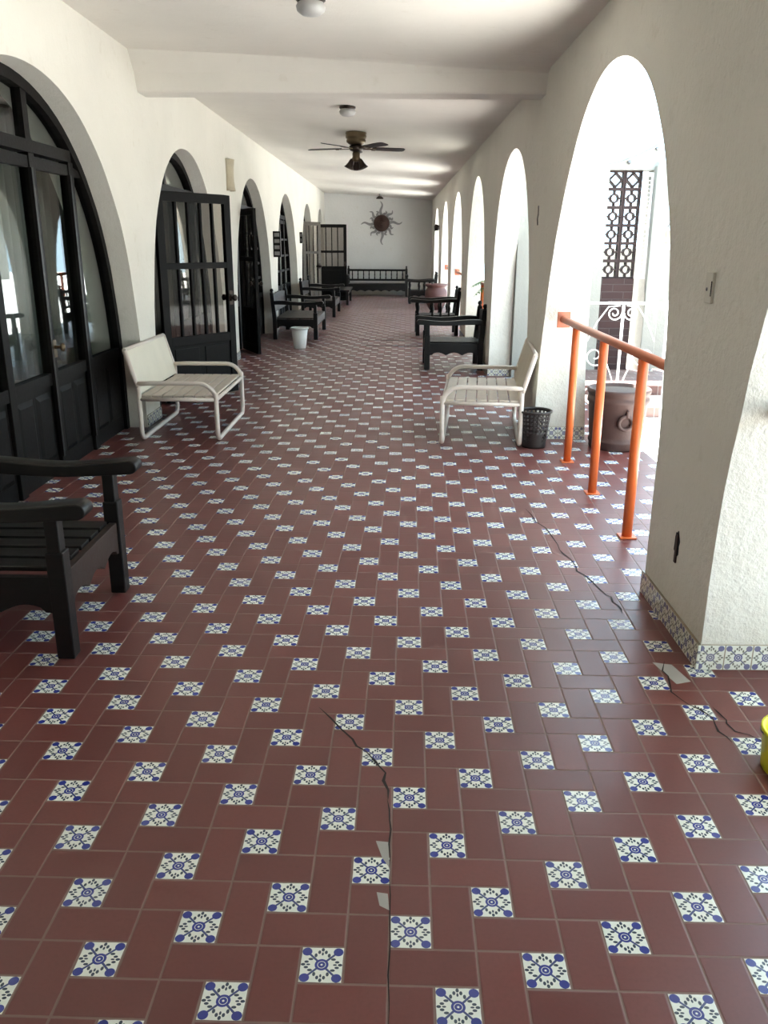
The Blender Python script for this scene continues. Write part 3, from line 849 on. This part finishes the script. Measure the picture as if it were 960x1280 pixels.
t = thing('light_switch', 'ivory switch plate high on the nearest right pier', 'switch', (XR, 3.235, 1.40))
MB().box(-.011, 0, -.036, .036, -.056, .056).build('plate', 'plate', t, bevel=.003)
MB().box(-.0125, -.010, -.034, -.027, -.030, .024).build('slot', 'black', t)
MB().lathe([(0,.004),(.006,.003),(.007,0)], 10, (-.011, .012, -.006), Matrix.Rotation(-PI/2, 4, 'Y')).build('screw', 'steel', t)
t = thing('broken_socket', 'dark broken socket hole low in the nearest right pier', 'socket', (XR, 3.27, .37))
rnd = random.Random(5); po = [((.026+rnd.uniform(-.008,.008))*math.cos(q), (.062+rnd.uniform(-.02,.012))*math.sin(q)) for q in [2*PI*k/16 for k in range(16)]]
MB().prism(po, -.003, .001, 'x').build('hole', 'black', t)  # flat black patch stands in for the shade inside the hole
MB().box(-.006, .001, -.008, .012, -.075, .045).build('rusted_box', 'rust', t)
t = thing('wall_lamp', 'tiny dark lamp on the far right wall', 'wall lamp', (XR, 22.9, 1.95))
MB().box(-.02, 0, -.05, .05, -.06, .06).build('back_plate', 'bronze', t, bevel=.004)
MB().lathe([(0,-.08),(.05,-.08),(.06,.04),(.03,.08),(0,.085)], 16, (-.08,0,0)).build('shade', 'bronze', t)

# ------------------------------------------------------------------ outside, seen through the arches
struct(MB().box(1.985, 30, -22, 50, -.4, -.10).build('ground', 'ground'), 'bright sunlit concrete ground outside the arches', 'ground')
Y2 = 10.28
w2 = MB().box(1.445, 2.45, Y2, Y2+.25, -.1, 2.72).box(2.45, 2.96, Y2, Y2+.25, 2.36, 2.72).box(2.96, 3.00, Y2, Y2+.25, -.1, 2.72)
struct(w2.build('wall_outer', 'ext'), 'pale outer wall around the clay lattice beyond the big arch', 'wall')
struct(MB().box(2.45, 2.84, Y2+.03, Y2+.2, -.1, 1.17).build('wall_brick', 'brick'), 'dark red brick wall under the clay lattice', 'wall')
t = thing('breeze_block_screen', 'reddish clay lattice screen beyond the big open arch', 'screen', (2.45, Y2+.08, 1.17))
bw, bh = .19, .198
for i in range(2):
    for j in range(6):
        x0, z0 = i*(bw+.01)+.002, j*bh; x1, z1 = x0+bw+.004, z0+bh; cx, czz = (x0+x1)/2, (z0+z1)/2
        mb = MB(); f = .017
        mb.box(x0, x1, 0, .10, z0, z0+f).box(x0, x1, 0, .10, z1-f, z1).box(x0, x0+f, 0, .10, z0+f, z1-f).box(x1-f, x1, 0, .10, z0+f, z1-f)
        if j == 5:
            for s in (-1, 1):
                for u, v in ((.5, 0), (0, .5)):
                    pass
            d = .075
            P = [(cx-d, czz), (cx, czz-d), (cx+d, czz), (cx, czz+d)]
            for (ax, az), (bx2, bz) in zip(P, P[1:]+P[:1]):
                e = Vector((bx2-ax, bz-az)).normalized(); q = Vector((-e.y, e.x))*.009
                mb.prism([(ax+q.x, az+q.y), (ax-q.x, az-q.y), (bx2-q.x, bz-q.y), (bx2+q.x, bz+q.y)], .005, .095, 'y')
        else:
            rr = .052; ring = [(cx+rr*math.cos(2*PI*k/16), czz+rr*math.sin(2*PI*k/16)) for k in range(16)]; r2 = .037
            inn = [(cx+r2*math.cos(2*PI*k/16), czz+r2*math.sin(2*PI*k/16)) for k in range(16)]
            for k in range(16):
                k2 = (k+1)%16; mb.prism([ring[k], ring[k2], inn[k2], inn[k]], .005, .095, 'y')
            for a in range(4):
                ca, sa = math.cos(a*PI/2), math.sin(a*PI/2)
                pr = [(.05,-.008),(.085,-.008),(.085,.008),(.05,.008)]
                mb.prism([(cx+p*ca-q*sa, czz+p*sa+q*ca) for p, q in pr], .005, .095, 'y')
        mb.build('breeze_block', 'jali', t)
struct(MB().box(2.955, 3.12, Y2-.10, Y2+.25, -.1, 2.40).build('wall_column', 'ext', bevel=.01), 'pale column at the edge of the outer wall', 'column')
struct(MB().box(2.95, 3.125, Y2-.112, Y2-.10, -.1, .12).build('baseboard_outer', 'base_x'))
t = thing('shutter', 'white louvred shutter beside the clay lattice', 'shutter', (2.845, Y2-.02, 1.17))
MB().box(0, .022, 0, .03, 0, 1.16).box(.078, .10, 0, .03, 0, 1.16).box(.022, .078, 0, .03, 0, .04).box(.022, .078, 0, .03, 1.12, 1.16).box(.022, .078, 0, .03, .55, .60).build('frame', 'shutter', t)
for k in range(24):
    z = .05+k*.0445
    if .53 < z < .61: continue
    MB().box(.022, .078, .004, .022, z, z+.006, Matrix.Rotation(0, 4, 'X')).build('louvre', 'shutter', t)
t = thing('bead_garland', 'drooping cord with small beads across the outer wall', 'garland', (2.35, Y2-.02, 2.5))
pts = [(.75*k/10, 0, -.10+.30*(k/10)**1.7) for k in range(11)]
MB().tube(pts, .006, 6).build('cord', 'clay', t)
for k in (4, 8): MB().lathe([(0,0),(.018,-.01),(.022,-.03),(0,-.05)], 10, pts[k]).build('bead', 'steel', t)  # beads on the garland cord, not lamps
t = thing('bell_bracket', 'curled iron bracket on the pale column holding clay bells', 'bracket', (3.12, Y2-.04, 1.95))
MB().tube([(0,0,-.25),(.05,0,-.17),(.12,0,-.05),(.19,0,.03),(.25,0,.05)], .008, 8).tube([(0,0,-.27),(0,0,.0)], .008, 8).build('arm', 'ray', t)
for (dx, dz, lb) in ((.04, -.33, 'cream clay bell hanging lower, nearest the pale column'), (.20, -.10, 'cream clay bell hanging higher, at the bracket end')):
    t = thing('bell', lb, 'bell', (3.12+dx, Y2-.055, 1.95+dz), group='clay bells on the bracket')
    MB().lathe([(.0,.09),(.02,.088),(.034,.07),(.042,.03),(.052,-.02),(.068,-.06),(.064,-.06),(.04,-.01),(0,.06)], 20).build('body', 'bell', t)
    MB().tube([(0,0,.085),(0,0,.15)], .004, 6).build('cord', 'ray', t)

# white wrought iron gate with scrolls
def spiral(c, r0, turns, a0, sgn=1, n=40):
    return [(c[0]+r0*(1-.8*k/n)*math.cos(a0+sgn*2*PI*turns*k/n), 0, c[1]+r0*(1-.8*k/n)*math.sin(a0+sgn*2*PI*turns*k/n)) for k in range(n+1)]
t = thing('iron_gate', 'white wrought iron gate with scrolls behind the terracotta planter', 'gate', (2.03, 7.62, -.10))
GT = 1.16
MB().tube([(-.40,0,GT),(1.9,0,GT)], .012, 8).build('top_bar', 'gate', t)
MB().tube([(-.40,0,.06),(1.9,0,.06)], .012, 8).build('bottom_bar', 'gate', t)
for x in (-.38, .42, 1.22, 1.88): MB().tube([(x,0,0),(x,0,GT)], .011 if x != -.38 else .014, 8).build('upright', 'gate', t)
for X0 in (0., .82):
    MB().tube([(X0,0,.06),(X0,0,GT)], .013, 8).build('centre_bar', 'gate', t)
    for s in (-1, 1):
        MB().tube(spiral((X0+s*.075, GT-.085), .065, 1.5, 0 if s < 0 else PI, s), .006, 6).build('scroll', 'gate', t)
        MB().tube([(X0+s*.03,0,GT-.02),(X0+s*.13,0,GT-.03),(X0+s*.22,0,GT-.16),(X0+s*.30,0,GT-.33)] , .006, 6).build('brace', 'gate', t)
        for zc, rr, xo in ((.70, .10, .22), (.36, .085, .24)):
            sp = spiral((X0+s*xo, zc), rr, 1.3, 0 if s < 0 else PI, s)
            MB().tube([(X0+s*.02,0,zc-.40),(X0+s*.055,0,zc-.2),(X0+s*(xo-rr)*.93,0,zc-.06)] + sp, .006, 6).build('scroll', 'gate', t)
struct(MB().box(2.0, 5.2, 8.35, 10.4, -.12, -.0).build('trim_2', 'paver'), 'brick paved step beyond the iron gate', 'step')
struct(MB().box(2.0, 5.2, 9.1, 10.4, -.0, .10).build('trim_3', 'paver'), 'upper brick step below the lattice wall', 'step')

# garden wall, far building and planting across the yard
struct(MB().box(3.2, 3.36, 10.6, 15.6, -.1, 1.5).build('wall_garden', 'ext'), 'low pale garden wall beyond the far arches', 'wall')
struct(MB().box(13, 13.4, -20, 40, -.1, 2.6).build('wall_yard', 'ext'), 'white boundary wall across the sunlit yard', 'wall')
def palm(label, loc, h, n, ln, mat, seed):
    t = thing('palm', label, 'plant', loc)
    rnd = random.Random(seed)
    MB().tube([(0,0,.0),(.02,.01,h*.5),(0,.02,h)], .04, 10, r2=.028).build('trunk', 'stem', t)
    for k in range(n):
        a = 2*PI*k/n + rnd.uniform(-.25,.25); el = rnd.uniform(.35, 1.15); m = 16; pts = []
        for i in range(m+1):
            q = i/m; r = ln*(q*math.cos(el)+.25*q*q); z = h+ln*(q*math.sin(el)-.75*q*q)
            pts.append(Vector((r*math.cos(a), r*math.sin(a), z)))
        mb = MB().tube(pts, .008, 5, r2=.002)
        for i in range(2, m):
            p = pts[i]; tt = (pts[i+1]-pts[i-1]).normalized(); side = tt.cross(Vector((0,0,1))).normalized()
            L = ln*.30*math.sin(PI*(i/m)**.8+.15)+.03
            for s in (-1, 1):
                tip = p + side*s*L + tt*L*.55 - Vector((0,0,L*.25)); w = tt*.012
                mb.add([p-w, p+w, p+(tip-p)*.5+w*1.2+Vector((0,0,.006)), tip, p+(tip-p)*.5-w*1.2+Vector((0,0,.006))], [(0,1,2,3,4)])
        mb.build('frond', mat, t)
    return t
palm('arching green palm beside the orange handrail of the third arch', (1.66, 12.9, -.1), 1.08, 12, .52, 'leaf', 3)
def shrub(label, loc, r, h, n, mat, seed, cat='shrub'):
    t = thing('shrub', label, cat, loc, group='garden shrubs')
    rnd = random.Random(seed)
    mb = MB()
    for k in range(4):
        a = 2*PI*k/4+.5; mb.tube([(0,0,-.02),(.2*r*math.cos(a),.2*r*math.sin(a),h*.4),(.5*r*math.cos(a),.5*r*math.sin(a),h*.8)], .03, 6, r2=.01)
    mb.build('stem', 'stem', t)
    mb = MB()
    for k in range(n):
        u, v = rnd.uniform(-1,1), rnd.uniform(0,2*PI); q = math.sqrt(1-u*u); rr = rnd.uniform(.55,1.)
        c = Vector((r*rr*q*math.cos(v), r*rr*q*math.sin(v), h*.58+h*.42*rr*u))
        R = Matrix.Rotation(rnd.uniform(0,6.28), 3, 'Z') @ Matrix.Rotation(rnd.uniform(-1.2,1.2), 3, 'X'); L = rnd.uniform(.07,.14)
        P = [Vector((0,-L,0)), Vector((L*.38,-.1*L,.01)), Vector((0,L,0)), Vector((-L*.38,-.1*L,.01))]
        mb.add([c + R @ p for p in P], [(0,1,2,3)])
    mb.build('foliage', mat, t)
shrub('yellow-leaved shrub beside the palm outside the third arch', (1.66, 11.95, -.1), .24, 1.75, 700, 'leaf_y', 11)
shrub('broad green shrub across the yard outside the big arch', (7.5, 8.3, -.1), 1.2, 2.2, 2200, 'leaf', 12)
shrub('green shrub across the yard, second from the iron gate', (8.2, 12.8, -.1), 1.3, 2.6, 2200, 'leaf', 13)

def tree(label, loc, r, h, n, seed):
    t = thing('tree', label, 'tree', loc); rnd = random.Random(seed)
    mb = MB().tube([(0,0,-.05),(.05,.03,h*.3),(.0,.1,h*.6)], .13, 10, r2=.08)
    for k in range(5):
        a = 2*PI*k/5; mb.tube([(.02,.06,h*.5),(.4*r*math.cos(a),.4*r*math.sin(a),h*.68),(.75*r*math.cos(a),.75*r*math.sin(a),h*.85)], .05, 6, r2=.015)
    mb.build('trunk', 'stem', t)
    mb = MB()
    for k in range(n):
        u, v = rnd.uniform(-1,1), rnd.uniform(0,2*PI); q = math.sqrt(1-u*u); rr = rnd.uniform(.4,1.)
        c = Vector((r*rr*q*math.cos(v), r*rr*q*math.sin(v), h*.72+h*.3*rr*u))
        Rm = Matrix.Rotation(rnd.uniform(0,6.28), 3, 'Z') @ Matrix.Rotation(rnd.uniform(-1.2,1.2), 3, 'X'); L = rnd.uniform(.12,.22)
        mb.add([c + Rm @ Vector(p) for p in ((0,-L,0),(L*.4,-.1*L,.01),(0,L,0),(-L*.4,-.1*L,.01))], [(0,1,2,3)])
    mb.build('foliage', 'leaf', t)
tree('leafy green yard tree mirrored in the nearest door panes', (7.2, 2.6, -.1), 2.0, 4.2, 3500, 21)
struct(MB().box(XR+.2, 4.4, YB, 3.1, 2.75, 2.95).build('added_shade_roof', 'ext'), 'added unseen roof slab that dims the nearest bay', 'roof')  # added out of view to keep sky light off the near bay
struct(MB().box(4.15, 4.35, 2.85, 3.05, -.1, 2.75).build('trim_4', 'ext', bevel=.01), 'added unseen post under the shading roof slab', 'post')  # added support for the shading slab, also out of view

# ------------------------------------------------------------------ light
w = bpy.data.worlds.new('sky'); sc.world = w; w.use_nodes = True
bg = w.node_tree.nodes['Background']; bg.inputs[0].default_value = (.62, .84, 1.0, 1); bg.inputs[1].default_value = 4.2
sun = bpy.data.lights.new('sun', 'SUN'); sun.energy = 32; sun.angle = .01; sun.color = (1, .97, .92)
so = bpy.data.objects.new('sun', sun); COL.objects.link(so)
d = Vector((math.tan(math.radians(6)), -math.tan(math.radians(18)), -1))   # direction the light travels
so.rotation_euler = d.to_track_quat('-Z', 'Y').to_euler()

# ------------------------------------------------------------------ camera
F, PITCH, ROLL, YAW = 1049.5, .3094, -.005, .0095
cp, sp = math.cos(PITCH), math.sin(PITCH); cr, sr = math.cos(ROLL), math.sin(ROLL)
r0, d0, f0 = Vector((1,0,0)), Vector((0,-sp,-cp)), Vector((0,cp,-sp))
Z = Matrix.Rotation(YAW, 3, 'Z')
R_, D_, F_ = Z @ (cr*r0+sr*d0), Z @ (-sr*r0+cr*d0), Z @ f0
cam = bpy.data.cameras.new('camera'); co = bpy.data.objects.new('camera', cam); COL.objects.link(co)
m = Matrix((R_, -D_, -F_)).transposed().to_4x4(); m.translation = (0,0,1.55)
co.matrix_world = m
cam.sensor_fit = 'VERTICAL'; cam.sensor_height = 36; cam.sensor_width = 27; cam.lens = F/1280*36
cam.clip_start = .05; cam.clip_end = 200
sc.camera = co
sc.view_settings.view_transform = 'Standard'; sc.view_settings.look = 'None'
sc.view_settings.exposure = 0.5; sc.view_settings.gamma = 1; sc.view_settings.use_curve_mapping = False
